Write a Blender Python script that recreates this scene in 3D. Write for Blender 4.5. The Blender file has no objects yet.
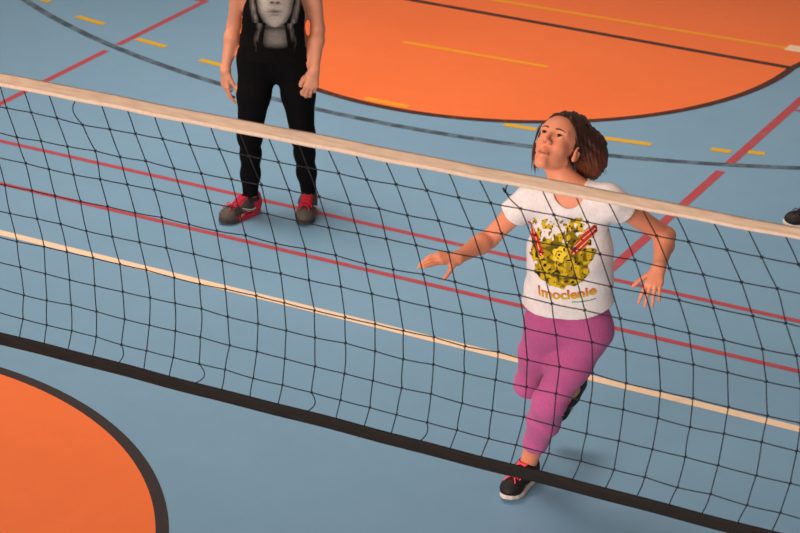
import bpy, math, random
import numpy as np
from mathutils import Vector, Matrix
from mathutils.bvhtree import BVHTree

random.seed(7)
rng = np.random.default_rng(7)
scene = bpy.context.scene
COL = scene.collection

# ------------------------------------------------------------------ helpers
def lin(r, g, b):
    f = lambda c: (c/255/12.92) if c/255 <= .04045 else ((c/255+.055)/1.055)**2.4
    return (f(r), f(g), f(b), 1.0)

def tag(o, label=None, cat=None, group=None, kind=None):
    if label: o['label'] = label
    if cat: o['category'] = cat
    if group: o['group'] = group
    if kind: o['kind'] = kind
    return o

def link(name, me, parent=None):
    o = bpy.data.objects.new(name, me); COL.objects.link(o)
    if parent is not None:
        o.parent = parent
        o.matrix_parent_inverse = parent.matrix_world.inverted()
    return o

def mesh_obj(name, V, F, mats, parent=None, smooth=True, cols=None, midx=None):
    me = bpy.data.meshes.new(name)
    me.from_pydata([tuple(map(float, v)) for v in V], [], [tuple(map(int, f)) for f in F])
    for m in (mats if isinstance(mats, (list, tuple)) else [mats]): me.materials.append(m)
    if midx is not None: me.polygons.foreach_set('material_index', np.asarray(midx, dtype=np.int32))
    if smooth: me.polygons.foreach_set('use_smooth', np.ones(len(me.polygons), dtype=bool))
    if cols is not None:
        a = me.color_attributes.new('tint', 'FLOAT_COLOR', 'POINT')
        c = np.ones((len(me.vertices), 4), dtype=np.float32); c[:, :3] = cols
        a.data.foreach_set('color', c.ravel())
    me.update()
    return link(name, me, parent)

def empty(name, loc):
    o = bpy.data.objects.new(name, None); o.empty_display_size = .1
    o.location = loc; COL.objects.link(o)
    bpy.context.view_layer.update()
    return o

# ------------------------------------------------------------------ materials
def new_mat(name):
    m = bpy.data.materials.new(name); m.use_nodes = True
    nt = m.node_tree; return m, nt, nt.nodes['Principled BSDF']

def nd(nt, typ, **kw):
    n = nt.nodes.new(typ)
    for k, v in kw.items():
        if k in n.inputs: n.inputs[k].default_value = v
        else: setattr(n, k, v)
    return n

def ramp(nt, fac, stops):
    r = nt.nodes.new('ShaderNodeValToRGB'); e = r.color_ramp.elements
    while len(e) < len(stops): e.new(.5)
    for i, (p, c) in enumerate(stops): e[i].position = p; e[i].color = c
    nt.links.new(fac, r.inputs[0]); return r.outputs[0]

def mat_noise(name, c1, c2, scale=20, rough=.6, bump=0, bscale=None, spec=.3, detail=4, stretch=None, lo=.35, hi=.65, sheen=0):
    m, nt, b = new_mat(name)
    tc = nd(nt, 'ShaderNodeTexCoord'); src = tc.outputs['Object']
    if stretch:
        mp = nd(nt, 'ShaderNodeMapping'); mp.inputs['Scale'].default_value = stretch
        nt.links.new(src, mp.inputs[0]); src = mp.outputs[0]
    n = nd(nt, 'ShaderNodeTexNoise', Scale=scale, Detail=detail); nt.links.new(src, n.inputs['Vector'])
    nt.links.new(ramp(nt, n.outputs['Fac'], [(lo, c1), (hi, c2)]), b.inputs['Base Color'])
    b.inputs['Roughness'].default_value = rough
    b.inputs['Specular IOR Level'].default_value = spec
    if sheen:
        b.inputs['Sheen Weight'].default_value = sheen; b.inputs['Sheen Roughness'].default_value = .5
    if bump:
        n2 = nd(nt, 'ShaderNodeTexNoise', Scale=bscale or scale, Detail=3); nt.links.new(src, n2.inputs['Vector'])
        bp = nd(nt, 'ShaderNodeBump', Strength=bump, Distance=.004); nt.links.new(n2.outputs['Fac'], bp.inputs['Height'])
        nt.links.new(bp.outputs[0], b.inputs['Normal'])
    return m

def mat_tint(name, rough=.5, spec=.3, sss=0, bump=0, bscale=300):
    m, nt, b = new_mat(name)
    a = nd(nt, 'ShaderNodeVertexColor', layer_name='tint')
    nt.links.new(a.outputs['Color'], b.inputs['Base Color'])
    b.inputs['Roughness'].default_value = rough; b.inputs['Specular IOR Level'].default_value = spec
    if sss:
        b.inputs['Subsurface Weight'].default_value = sss
        b.inputs['Subsurface Radius'].default_value = (1., .35, .2); b.inputs['Subsurface Scale'].default_value = .006
    if bump:
        tc = nd(nt, 'ShaderNodeTexCoord'); n = nd(nt, 'ShaderNodeTexNoise', Scale=bscale); nt.links.new(tc.outputs['Object'], n.inputs['Vector'])
        bp = nd(nt, 'ShaderNodeBump', Strength=bump, Distance=.002); nt.links.new(n.outputs['Fac'], bp.inputs['Height']); nt.links.new(bp.outputs[0], b.inputs['Normal'])
    return m

FLOOR_ROUGH = .42
def mat_floor(name, c1, c2):
    m, nt, b = new_mat(name)
    tc = nd(nt, 'ShaderNodeTexCoord')
    n = nd(nt, 'ShaderNodeTexNoise', Scale=.9, Detail=5, Roughness=.6); nt.links.new(tc.outputs['Object'], n.inputs['Vector'])
    col = ramp(nt, n.outputs['Fac'], [(.3, c1), (.7, c2)])
    sc = nd(nt, 'ShaderNodeTexNoise', Scale=9, Detail=6, Roughness=.7); nt.links.new(tc.outputs['Object'], sc.inputs['Vector'])
    s = ramp(nt, sc.outputs['Fac'], [(.0, (.9, .9, .9, 1)), (.36, (.97, .97, .97, 1)), (.6, (1, 1, 1, 1))])
    mx = nd(nt, 'ShaderNodeMix', data_type='RGBA', blend_type='MULTIPLY'); mx.inputs[0].default_value = 1
    nt.links.new(col, mx.inputs[6]); nt.links.new(s, mx.inputs[7]); nt.links.new(mx.outputs[2], b.inputs['Base Color'])
    b.inputs['Roughness'].default_value = FLOOR_ROUGH; b.inputs['Specular IOR Level'].default_value = .35
    n2 = nd(nt, 'ShaderNodeTexNoise', Scale=40, Detail=2); nt.links.new(tc.outputs['Object'], n2.inputs['Vector'])
    bp = nd(nt, 'ShaderNodeBump', Strength=.06, Distance=.002); nt.links.new(n2.outputs['Fac'], bp.inputs['Height']); nt.links.new(bp.outputs[0], b.inputs['Normal'])
    return m

def mat_line(name, col, under, wear=.35, scale=14):
    """painted line, worn through to the paint below in patches"""
    m, nt, b = new_mat(name)
    tc = nd(nt, 'ShaderNodeTexCoord')
    n = nd(nt, 'ShaderNodeTexNoise', Scale=scale, Detail=6, Roughness=.75); nt.links.new(tc.outputs['Object'], n.inputs['Vector'])
    c = ramp(nt, n.outputs['Fac'], [(wear-.06, under), (wear+.06, col)])
    nt.links.new(c, b.inputs['Base Color'])
    b.inputs['Roughness'].default_value = FLOOR_ROUGH; b.inputs['Specular IOR Level'].default_value = .35
    return m

BLUE1, BLUE2 = lin(115, 158, 188), lin(121, 164, 194)
ORG1, ORG2 = lin(236, 116, 58), lin(242, 122, 62)
M = {}
M['blue'] = mat_floor('blue_floor_paint', BLUE1, BLUE2)
M['orange'] = mat_floor('orange_floor_paint', ORG1, ORG2)
M['white_line'] = mat_line('cream_line_paint', lin(238, 214, 184), lin(222, 200, 170), .4)
M['red_line'] = mat_line('red_line_paint', lin(172, 70, 80), lin(148, 100, 114), .42)
M['yellow_line'] = mat_line('yellow_line_paint', lin(212, 172, 40), lin(200, 162, 52), .4)
M['yellow_orange'] = mat_line('yellow_line_on_orange', lin(238, 160, 30), lin(238, 140, 30), .4)
M['black_ring'] = mat_line('black_ring_paint', lin(50, 44, 46), lin(96, 72, 60), .34, 10)
M['black_line'] = mat_line('dark_line_paint', lin(66, 34, 26), lin(130, 62, 34), .38, 10)
M['gray_line'] = mat_line('worn_grey_line_paint', lin(60, 76, 90), lin(94, 120, 138), .48, 8)
M['skin'] = mat_tint('skin', .48, .35, .12, .08, 220)
M['hair_auburn'] = None
M['tint_cloth'] = mat_tint('printed_cloth', .85, .12)
M['tint_shoe'] = mat_tint('shoe_fabric', .6, .3, 0, .3, 500)
M['white_shirt'] = mat_noise('white_cotton', lin(226, 220, 222), lin(236, 231, 232), 60, .85, .25, 90, .15, sheen=.1)
M['black_shirt'] = mat_noise('black_cotton', lin(6, 5, 6), lin(10, 9, 10), 60, .85, .25, 60, .10)
M['pink_legging'] = mat_noise('pink_heather_knit', lin(172, 78, 134), lin(190, 94, 150), 260, .8, .2, 240, .2, sheen=.15)
M['black_legging'] = mat_noise('black_knit', lin(5, 5, 7), lin(9, 9, 11), 90, .85, .15, 100, .10)
M['white_rubber'] = mat_noise('white_rubber', lin(222, 214, 204), lin(206, 198, 190), 30, .6)
M['red_rubber'] = mat_noise('red_rubber', lin(196, 34, 62), lin(176, 30, 54), 30, .6)
M['black_rubber'] = mat_noise('black_rubber', lin(24, 22, 22), lin(34, 30, 30), 30, .6)
M['pink_lace'] = mat_noise('coral_pink_lace', lin(255, 84, 108), lin(245, 70, 96), 200, .7)
M['red_lace'] = mat_noise('crimson_lace', lin(206, 36, 66), lin(186, 30, 58), 200, .7)
M['black_lace'] = mat_noise('black_lace', lin(22, 20, 20), lin(32, 30, 30), 200, .7)
M['eye_white'] = mat_tint('eyeball', .15, .5)
M['tape_cream'] = mat_noise('cream_canvas_tape', lin(166, 144, 124), lin(182, 160, 140), 60, .85, .3, 140, .15, stretch=(.25, 1, 2))
M['tape_edge'] = mat_noise('pale_canvas_fold', lin(194, 174, 156), lin(204, 184, 166), 60, .85, .2, 140, .15)
M['tape_black'] = mat_noise('black_canvas_tape', lin(15, 12, 12), lin(25, 20, 19), 40, .75, .3, 140, .25, stretch=(.3, 1, 3))
M['cord'] = mat_noise('black_net_cord', lin(16, 18, 24), lin(26, 28, 36), 100, .7)
M['steel'] = mat_noise('grey_painted_steel', lin(120, 124, 128), lin(134, 138, 142), 20, .4)
M['brow'] = mat_noise('brown_brow', lin(74, 46, 34), lin(92, 58, 44), 200, .8)
M['lash'] = mat_noise('dark_lash', lin(30, 20, 18), lin(40, 26, 22), 200, .8)

def mat_hair(name, dark, mid, light):
    m, nt, b = new_mat(name)
    a = nd(nt, 'ShaderNodeVertexColor', layer_name='tint')
    tc = nd(nt, 'ShaderNodeTexCoord')
    n = nd(nt, 'ShaderNodeTexNoise', Scale=120, Detail=4); nt.links.new(tc.outputs['Object'], n.inputs['Vector'])
    s = ramp(nt, n.outputs['Fac'], [(.3, (.55, .55, .55, 1)), (.7, (1.2, 1.2, 1.2, 1))])
    mx = nd(nt, 'ShaderNodeMix', data_type='RGBA', blend_type='MULTIPLY'); mx.inputs[0].default_value = 1
    nt.links.new(a.outputs['Color'], mx.inputs[6]); nt.links.new(s, mx.inputs[7]); nt.links.new(mx.outputs[2], b.inputs['Base Color'])
    b.inputs['Roughness'].default_value = .42; b.inputs['Specular IOR Level'].default_value = .35
    return m
M['hair'] = mat_hair('brown_hair', 0, 0, 0)

# ------------------------------------------------------------------ signed distance modelling
def v(*a): return np.array(a, dtype=float)
def nrm(a): a = np.asarray(a, float); return a/np.linalg.norm(a)

class RC:                                   # round cone; flat=(axis, q) squeezes it along one axis
    def __init__(s, a, b, ra, rb, flat=None):
        s.a, s.b, s.ra, s.rb, s.flat = v(*a), v(*b), ra, rb, flat
        s.ba = s.b-s.a; s.n = max(1e-12, s.ba@s.ba)
    def d(s, P):
        p = P-s.a; ba = s.ba; n = s.n
        if s.flat is not None:
            ax, q = s.flat
            p = p+(p@ax)[:, None]*(1/q-1)*ax
            ba = ba+(ba@ax)*(1/q-1)*ax; n = max(1e-12, ba@ba)
        t = np.minimum(np.maximum((p@ba)/n, 0), 1)
        e = p-t[:, None]*ba; e = np.sqrt(np.einsum('ij,ij->i', e, e))-(s.ra+t*(s.rb-s.ra))
        return e*(.85 if s.flat is not None else 1)
    def bb(s):
        R = max(s.ra, s.rb); return np.minimum(s.a, s.b)-R, np.maximum(s.a, s.b)+R

class EL:                                   # ellipsoid with an orientation (rows of R are its axes)
    def __init__(s, c, rad, R=None):
        s.c, s.r = v(*c), v(*rad); s.R = np.eye(3) if R is None else np.asarray(R, float)
    def d(s, P):
        q = (P-s.c)@s.R.T
        a = q/s.r; b = a/s.r
        k0 = np.sqrt(np.einsum('ij,ij->i', a, a)); k1 = np.sqrt(np.einsum('ij,ij->i', b, b))
        return k0*(k0-1)/np.maximum(k1, 1e-9)
    def bb(s):
        R = s.r.max(); return s.c-R, s.c+R

class HS:                                   # half-space: inside where (p-c).n < 0
    def __init__(s, c, n): s.c, s.n = v(*c), nrm(n)
    def d(s, P): return (P-s.c)@s.n
    def bb(s): return np.full(3, -9.), np.full(3, 9.)

def smin(a, b, k):
    if k <= 0: return np.minimum(a, b)
    h = np.maximum(k-np.abs(a-b), 0)/k
    return np.minimum(a, b)-h*h*k*.25

class U:                                    # smooth union; members far from the queried points are skipped
    def __init__(s, k, items):
        s.k, s.items = k, list(items)
        B = [i.bb() for i in s.items]
        s.cs = np.array([(l+h)/2 for l, h in B]); s.rs = np.array([np.linalg.norm(h-l)/2 for l, h in B])
    def d(s, P):
        if len(P) == 0: return np.zeros(0)
        lo, hi = P.min(0), P.max(0); c = (lo+hi)/2; R = math.sqrt(((hi-lo)**2).sum())/2
        q = s.cs-c
        lb = np.sqrt((q*q).sum(1))-s.rs-R
        keep = np.flatnonzero(lb <= 3*R+3*s.k)
        if len(keep) == 0: return np.full(len(P), lb.min()+1e-3)
        o = s.items[keep[0]].d(P)
        for i in keep[1:]: o = smin(o, s.items[i].d(P), s.k)
        return o
    def bb(s):
        B = [i.bb() for i in s.items]; return np.min([b[0] for b in B], 0), np.max([b[1] for b in B], 0)

class SUB:
    def __init__(s, a, b, k=.004): s.x, s.y, s.k = a, b, k
    def d(s, P): return -smin(-s.x.d(P), s.y.d(P), s.k)
    def bb(s): return s.x.bb()
class AND:
    def __init__(s, a, b, k=.0): s.x, s.y, s.k = a, b, k
    def d(s, P): return -smin(-s.x.d(P), -s.y.d(P), s.k)
    def bb(s): return s.x.bb()
class OFF:
    def __init__(s, a, r): s.x, s.r = a, r
    def d(s, P): return s.x.d(P)-s.r
    def bb(s): l, h = s.x.bb(); return l-abs(s.r), h+abs(s.r)
class DISP:
    def __init__(s, a, f, amp=.01): s.x, s.f, s.amp = a, f, amp
    def d(s, P): return s.x.d(P)+s.f(P)
    def bb(s): l, h = s.x.bb(); return l-s.amp, h+s.amp
class XF:                                   # local frame -> world; rows of R are local axes in world
    def __init__(s, a, o, R, sc=1.): s.x, s.o, s.R, s.sc = a, v(*o), np.asarray(R, float), sc
    def d(s, P): return s.x.d((P-s.o)@s.R.T/s.sc)*s.sc
    def bb(s):
        l, h = s.x.bb()
        K = np.array([[x, y, z] for x in (l[0], h[0]) for y in (l[1], h[1]) for z in (l[2], h[2])])*s.sc@s.R+s.o
        return K.min(0), K.max(0)

def polygonize(F, h, bb=None, fine=None):
    """surface nets on a sparse grid of blocks around the surface"""
    lo, hi = bb if bb is not None else F.bb()
    lo = lo-3*h; hi = hi+3*h
    B = 8; s = B*h
    n = np.ceil((hi-lo)/s).astype(int)
    G = np.stack(np.meshgrid(*[np.arange(k) for k in n], indexing='ij'), -1).reshape(-1, 3)
    keep = []
    # coarse culling in chunks of neighbouring blocks
    ch = (G//6)@np.array([1 << 20, 1 << 10, 1]); G = G[np.argsort(ch, kind='stable')]; ch = np.sort(ch)
    for g in np.split(G, np.flatnonzero(np.diff(ch))+1):
        c = lo+(g+.5)*s
        d = F.d(c); keep.append(g[np.abs(d) < s*1.1])
    G = np.concatenate(keep)
    off = np.stack(np.meshgrid(*[np.arange(B+1)]*3, indexing='ij'), -1).reshape(-1, 3)
    vk, vp, ek = [], [], []
    big = np.array([1 << 40, 1 << 20, 1], dtype=np.int64)
    cor = np.array([[x, y, z] for x in (0, 1) for y in (0, 1) for z in (0, 1)])
    edges = [(a, b) for a in range(8) for b in range(a+1, 8) if np.abs(cor[a]-cor[b]).sum() == 1]
    for g in G:
        base = g*B
        P = lo+(base+off)*h
        D = F.d(P).reshape(B+1, B+1, B+1)
        S = D < 0
        if S.all() or not S.any(): continue
        c8 = np.stack([D[x:x+B, y:y+B, z:z+B] for x, y, z in cor], -1)
        sg = c8 < 0; act = sg.any(-1) & ~sg.all(-1)
        idx = np.argwhere(act); cd = c8[act]
        num = np.zeros((len(idx), 3)); cnt = np.zeros(len(idx))
        for a, b in edges:
            m = (cd[:, a] < 0) != (cd[:, b] < 0)
            t = cd[m, a]/(cd[m, a]-cd[m, b])
            num[m] += cor[a]+t[:, None]*(cor[b]-cor[a]); cnt[m] += 1
        vk.append((idx+base)@big); vp.append(lo+(idx+base+num/cnt[:, None])*h)
        for ax in range(3):
            sl0 = S[:B, :B, :B]; sh = [slice(0, B)]*3; sh[ax] = slice(1, B+1)
            s1 = S[tuple(sh)]
            e = np.argwhere(sl0 != s1)
            if len(e): ek.append(np.c_[e+base, np.full(len(e), ax), sl0[tuple(e.T)]])
    vk = np.concatenate(vk); vp = np.concatenate(vp)
    o = np.argsort(vk); vk = vk[o]; vp = vp[o]
    E = np.concatenate(ek); quads = []
    for ax in range(3):
        e = E[E[:, 3] == ax]; u, w = (ax+1) % 3, (ax+2) % 3
        q = []; ok = np.ones(len(e), bool)
        for du, dw in ((-1, -1), (0, -1), (0, 0), (-1, 0)):
            c = e[:, :3].copy(); c[:, u] += du; c[:, w] += dw
            k = c@big; j = np.clip(np.searchsorted(vk, k), 0, len(vk)-1)
            ok &= vk[j] == k; q.append(j)
        q = np.stack(q, 1); flip = e[:, 4] == 0
        q[flip] = q[flip][:, ::-1]
        quads.append(q[ok])
    return vp, np.concatenate(quads)

def sdf_obj(name, F, h, mat, parent, colf=None, bb=None):
    V, Q = polygonize(F, h, bb)
    org = np.array(parent.matrix_world.translation) if parent is not None else np.zeros(3)
    o = mesh_obj(name, V, Q, mat, None, True, colf(V) if colf else None)
    if parent is not None:
        o.parent = parent; o.matrix_parent_inverse = parent.matrix_world.inverted()
    return o

def tube_geo(pts, rad, sides=6, cap=True):
    pts = np.asarray(pts, float); n = len(pts)
    rad = np.full(n, rad) if np.isscalar(rad) else np.asarray(rad, float)
    T = np.gradient(pts, axis=0); T /= np.linalg.norm(T, axis=1)[:, None]+1e-12
    up = v(0, 0, 1) if abs(T[0][2]) < .9 else v(1, 0, 0)
    V, F = [], []
    x = nrm(np.cross(T[0], up))
    for i in range(n):
        x = x-(x@T[i])*T[i]; x = nrm(x); y = np.cross(T[i], x)
        for k in range(sides):
            a = 2*math.pi*k/sides; V.append(pts[i]+rad[i]*(math.cos(a)*x+math.sin(a)*y))
    for i in range(n-1):
        for k in range(sides):
            F.append((i*sides+k, i*sides+(k+1) % sides, (i+1)*sides+(k+1) % sides, (i+1)*sides+k))
    if cap:
        F.append(tuple(range(sides))[::-1]); F.append(tuple((n-1)*sides+k for k in range(sides)))
    return V, F

class MB:
    def __init__(s): s.V, s.F, s.C, s.I = [], [], [], []
    def add(s, V, F, col=None, mi=0):
        b = len(s.V); s.V += list(V); s.F += [tuple(b+i for i in f) for f in F]; s.I += [mi]*len(F)
        if col is not None: s.C += [col]*len(V)
    def tube(s, pts, rad, sides=6, col=None, mi=0): s.add(*tube_geo(pts, rad, sides), col, mi)
    def box(s, c, hx, hy, hz, mi=0):
        V = [(c[0]+x*hx, c[1]+y*hy, c[2]+z*hz) for x in (-1, 1) for y in (-1, 1) for z in (-1, 1)]
        s.add(V, [(0, 1, 3, 2), (4, 6, 7, 5), (0, 4, 5, 1), (2, 3, 7, 6), (0, 2, 6, 4), (1, 5, 7, 3)], None, mi)
    def build(s, name, mat, parent=None, smooth=True):
        return mesh_obj(name, s.V, s.F, mat, parent, smooth, np.array(s.C)[:, :3] if s.C else None, s.I)

def bez(a, b, c, d, n=10):
    t = np.linspace(0, 1, n)[:, None]
    return (1-t)**3*a+3*(1-t)**2*t*b+3*(1-t)*t*t*c+t**3*d

# ------------------------------------------------------------------ camera
CAM_H = 4.79009
yaw, pit, rol, FPX = math.radians(27.94157), math.radians(24.37204), math.radians(.771449), 2403.406
fw = v(-math.sin(yaw)*math.cos(pit), math.cos(yaw)*math.cos(pit), -math.sin(pit))
r0 = v(math.cos(yaw), math.sin(yaw), 0); u0 = np.cross(r0, fw)
rt = math.cos(rol)*r0+math.sin(rol)*u0; up_ = -math.sin(rol)*r0+math.cos(rol)*u0
cd = bpy.data.cameras.new('camera'); cam = bpy.data.objects.new('camera', cd); COL.objects.link(cam)
cam.matrix_world = Matrix(((rt[0], up_[0], -fw[0], 0), (rt[1], up_[1], -fw[1], 0), (rt[2], up_[2], -fw[2], CAM_H), (0, 0, 0, 1)))
cd.sensor_width = 36; cd.lens = FPX*36/800; cd.clip_end = 200
cd.dof.use_dof = True; cd.dof.focus_distance = 8.95; cd.dof.aperture_fstop = 7.5
scene.camera = cam

# ------------------------------------------------------------------ floor with its painted markings
CX, Y0, YB = -6.09, 5.728, 13.015
def make_floor():
    mb = MB()
    names = ['blue', 'orange', 'white_line', 'red_line', 'yellow_line', 'yellow_orange', 'black_ring', 'black_line', 'gray_line']
    ix = {n: i for i, n in enumerate(names)}
    def quad(P, z, m): mb.add([(p[0], p[1], z) for p in P], [tuple(range(len(P)))], None, ix[m])
    def line(a, b, w, z, m):
        a, b = v(*a), v(*b); d = nrm(b-a); n = v(-d[1], d[0])*w/2
        k = max(1, int(np.linalg.norm(b-a)/2))
        for i in range(k):
            p, q = a+(b-a)*i/k, a+(b-a)*(i+1)/k
            quad([p-n, q-n, q+n, p+n], z, m)
    def disc(c, r, z, m, N=160):
        quad([(c[0]+r*math.cos(2*math.pi*i/N), c[1]+r*math.sin(2*math.pi*i/N)) for i in range(N)], z, m)
    def ring(c, r1, r2, z, m, a0=0, a1=2*math.pi, N=200):
        for i in range(N):
            p, q = a0+(a1-a0)*i/N, a0+(a1-a0)*(i+1)/N
            quad([(c[0]+r*math.cos(a), c[1]+r*math.sin(a)) for r, a in ((r1, p), (r2, p), (r2, q), (r1, q))], z, m)
    V = [(-24, -6, 0), (10, -6, 0), (10, 24, 0), (-24, 24, 0), (-24, -6, -.2), (10, -6, -.2), (10, 24, -.2), (-24, 24, -.2)]
    mb.add(V, [(0, 1, 2, 3), (7, 6, 5, 4), (0, 4, 5, 1), (1, 5, 6, 2), (2, 6, 7, 3), (3, 7, 4, 0)], None, 0)
    z1, z2, z3 = .0006, .0010, .0014
    CC = (-6.062, 5.722); disc(CC, 1.76, z1, 'orange'); ring(CC, 1.748, 1.80, z2, 'black_ring')
    FX, FR = -6.08, 1.775
    disc((FX, YB), FR, z1, 'orange')
    quad([(FX-FR, YB), (FX+FR, YB), (FX+3., YB+5.8), (FX-3., YB+5.8)], z1+.0002, 'orange')
    quad([(-4.44, 13.30), (-4.20, 13.31), (-4.20, 13.42), (-4.44, 13.41)], z3+.0002, 'white_line')
    ring((FX, YB), FR-.005, FR+.045, z2, 'black_line', math.pi, 2*math.pi)
    line((FX-FR, YB), (FX+FR, YB), .05, z2, 'black_line')
    line((FX+FR+.02, YB), (FX+3.02, YB+5.8), .05, z2, 'black_line'); line((FX-FR-.02, YB), (FX-3.02, YB+5.8), .05, z2, 'black_line')
    ring((-6.0998, 16.6733), 5.655, 5.705, z2+.0003, 'gray_line', math.pi, 2*math.pi)
    line((-16, Y0+2.985), (4, Y0+2.985), .052, z2, 'white_line')
    line((-16, 9.716), (4, 9.716), .037, z2, 'red_line'); line((-16, 9.227), (4, 9.227), .037, z2, 'red_line')
    line((-7.968, 11.35), (-7.968, 12.33), .042, z2+.0001, 'red_line'); line((-7.968, 3.0), (-7.968, 11.23), .042, z2+.0001, 'red_line')
    for a, b in ((9.25, 11.27), (11.385, 12.8)): line((-4.055, a), (-4.055, b), .052, z2+.0001, 'red_line')
    line((-11, 12.34), (-7.95, 12.33), .045, z2, 'red_line'); line((-4.03, 12.35), (1, 12.36), .025, z2, 'red_line')
    for a, b in [((-9.12, 11.9), (-8.81, 11.817)), ((-8.492, 11.668), (-8.259, 11.624)), ((-7.93, 11.498), (-7.697, 11.463)), ((-7.394, 11.369), (-7.185, 11.348)),
                 ((-6.82, 11.32), (-6.59, 11.31)), ((-5.357, 11.314), (-5.169, 11.334)), ((-4.796, 11.401), (-4.527, 11.443)),
                 ((-4.219, 11.545), (-4.109, 11.558)), ((-4.029, 11.605), (-3.938, 11.623)), ((-9.8, 12.1), (-9.5, 12.02)), ((-3.4, 11.77), (-3.1, 11.86))]:
        line(a, b, .05, z3, 'yellow_line')
    line((-6.229, 11.292), (-5.951, 11.292), .05, z3, 'yellow_orange')
    line((-6.506, 12.265), (-5.549, 12.3), .042, z3, 'yellow_orange')
    line((-9, 13.21), (-4.36, 13.342), .042, z3, 'yellow_orange')
    o = mb.build('floor', [M[n] for n in names], None, False)
    tag(o, kind='structure')
make_floor()

# ------------------------------------------------------------------ volleyball net
def make_net():
    root = empty('volleyball_net', (CX, Y0, 0))
    tag(root, 'black square-mesh volleyball net with cream top tape and black bottom tape', 'net')
    ztop = lambda x: 2.199+(x+4.477)*.0152
    htop = lambda x: .0415-.0105*min(1, max(0, (x+3.1)/1.3))
    rowsA = [2.156, 2.083, 1.993, 1.901, 1.812, 1.712, 1.622, 1.528, 1.436, 1.347, 1.274]
    rowsB = [2.205, 2.126, 2.036, 1.941, 1.849, 1.753, 1.649, 1.562, 1.459, 1.360, 1.295]
    dxA = [0, .019, .049, .067, .087, .103, .126, .134, .139, .131, .120]
    dxB = [0, .044, .090, .125, .158, .180, .190, .186, .177, .163, .141]
    dyR = [0, .006, .012, .016, .018, .018, .016, .013, .009, .004, 0]
    xa, xb = -4.388, -2.182; step = (xb-xa)/22
    cols = list(range(-64, 31))
    jit = rng.normal(0, 1, (200, 11, 2))
    tab = [-4.48, -4.387, -4.29, -4.19, -4.091, -3.995, -3.897, -3.798, -3.694, -3.592, -3.49, -3.386, -3.286, -3.192, -3.093, -2.991, -2.887, -2.791, -2.691, -2.59, -2.485, -2.386, -2.285, -2.184, -2.075, -1.974, -1.868]
    def knot(c, k):
        x = tab[c+1] if 0 <= c+1 < len(tab) else (tab[0]+(c+1)*step if c < 0 else tab[-1]+(c-25)*step); t = (x-xa)/(xb-xa); t = min(max(t, -.6), 1.3)
        e = 0 if k in (0, 10) else 1
        j = jit[c+64, k]*e
        return v(x+dxA[k]+(dxB[k]-dxA[k])*t+j[0]*.0025, Y0+dyR[k], rowsA[k]+(rowsB[k]-rowsA[k])*t+j[1]*.002)
    mb = MB(); R = .0019
    slack = {(2, 0): -.022, (17, 0): -.026, (5, 9): .028, (2, 9): .014, (9, 9): .022, (13, 9): .012}
    for c in cols:
        if c == cols[-1]: pass
        K = [knot(c, k) for k in range(11)]
        for k in range(10):
            a, b = K[k], K[k+1]
            s = slack.get((c, k), 0); vis = c > -8
            n = 9 if s else (4 if vis else 2)
            t = np.linspace(0, 1, n)
            pts = a+(b-a)*t[:, None]; pts[:, 0] += s*np.sin(math.pi*t)+(.0012*jit[c+64, k, 1]*np.sin(math.pi*t) if not s else 0)
            mb.tube(pts, R, 5 if vis else 3)
        if c < cols[-1]:
            for k in range(1, 10):
                a, b = K[k], knot(c+1, k); vis = c > -8
                t = np.linspace(0, 1, 5 if vis else 2); pts = a+(b-a)*t[:, None]
                pts[:, 2] -= .0010*np.sin(math.pi*t)
                mb.tube(pts, R, 5 if vis else 3)
        if c > -8:
            for k in range(1, 10):
                p = K[k]
                mb.tube([p-v(.004, 0, .005), p-v(.0015, 0, .002), p+v(.0015, 0, .002), p+v(.004, 0, .005)], [.0012, .0030, .0030, .0012], 6)
    # a frayed cord end hanging from the tape in front of the right-hand player
    p = v(-2.703, Y0-.004, 2.170)
    mb.tube([p, p+v(.014, -.002, -.012), p+v(.022, -.002, -.010)], R, 5)
    mb.tube([p+v(-.004, 0, .004), p+v(.002, -.004, -.002), p+v(.006, 0, -.008)], .0035, 6)
    mb.build('netting', M['cord'], root)
    # tapes: folded canvas bands with a slightly wavy profile
    def tape(name, mat, zt, zb, half, x0, x1, mats_split=None, thick=.007):
        n = 240; mb = MB(); prof = []
        N = 14
        for i in range(N):
            a = 2*math.pi*i/N; ca, sa = math.cos(a), math.sin(a)
            prof.append((math.copysign(abs(ca)**.5, ca)*thick, math.copysign(abs(sa)**.6, sa)))
        V = []; F = []; I = []
        for i in range(n+1):
            x = x0+(x1-x0)*i/n
            T, B = zt(x), zb(x); w = .0012*math.sin(x*7.1)+.0008*math.sin(x*17+1)
            for py_, pz in prof: V.append((x, Y0+py_+w, (T+B)/2+pz*(T-B)/2+.4*w))
        for i in range(n):
            for k in range(N):
                F.append((i*N+k, (i+1)*N+k, (i+1)*N+(k+1) % N, i*N+(k+1) % N)); I.append(0)
        F.append(tuple(range(N))); F.append(tuple(n*N+k for k in range(N))[::-1]); I += [0, 0]
        mb.V, mb.F, mb.I = V, F, I
        return mb.build(name, mat, root, False)
    x0, x1 = xa+cols[0]*step-.05, xa+cols[-1]*step+.05
    tt = tape('top_tape', M['tape_cream'], ztop, lambda x: ztop(x)-htop(x), 0, x0, x1)
    # the stitched lower fold of the top tape
    V, F = [], []
    n = 240
    for i in range(n+1):
        x = x0+(x1-x0)*i/n; hh = htop(x); zz = ztop(x)-hh*.66
        for dy, dz in ((-.0075, 0), (-.0098, -.001), (-.0100, -.0135*hh/.046), (-.006, -.0165*hh/.046), (.006, -.0165*hh/.046), (.0100, -.0135*hh/.046), (.0098, -.001), (.0075, 0)):
            V.append((x, Y0+dy+.0012*math.sin(x*7.1)+.0008*math.sin(x*17+1), zz+dz+.0008*math.sin(x*23)))
    for i in range(n):
        for k in range(7): F.append((i*8+k, (i+1)*8+k, (i+1)*8+k+1, i*8+k+1))
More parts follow.
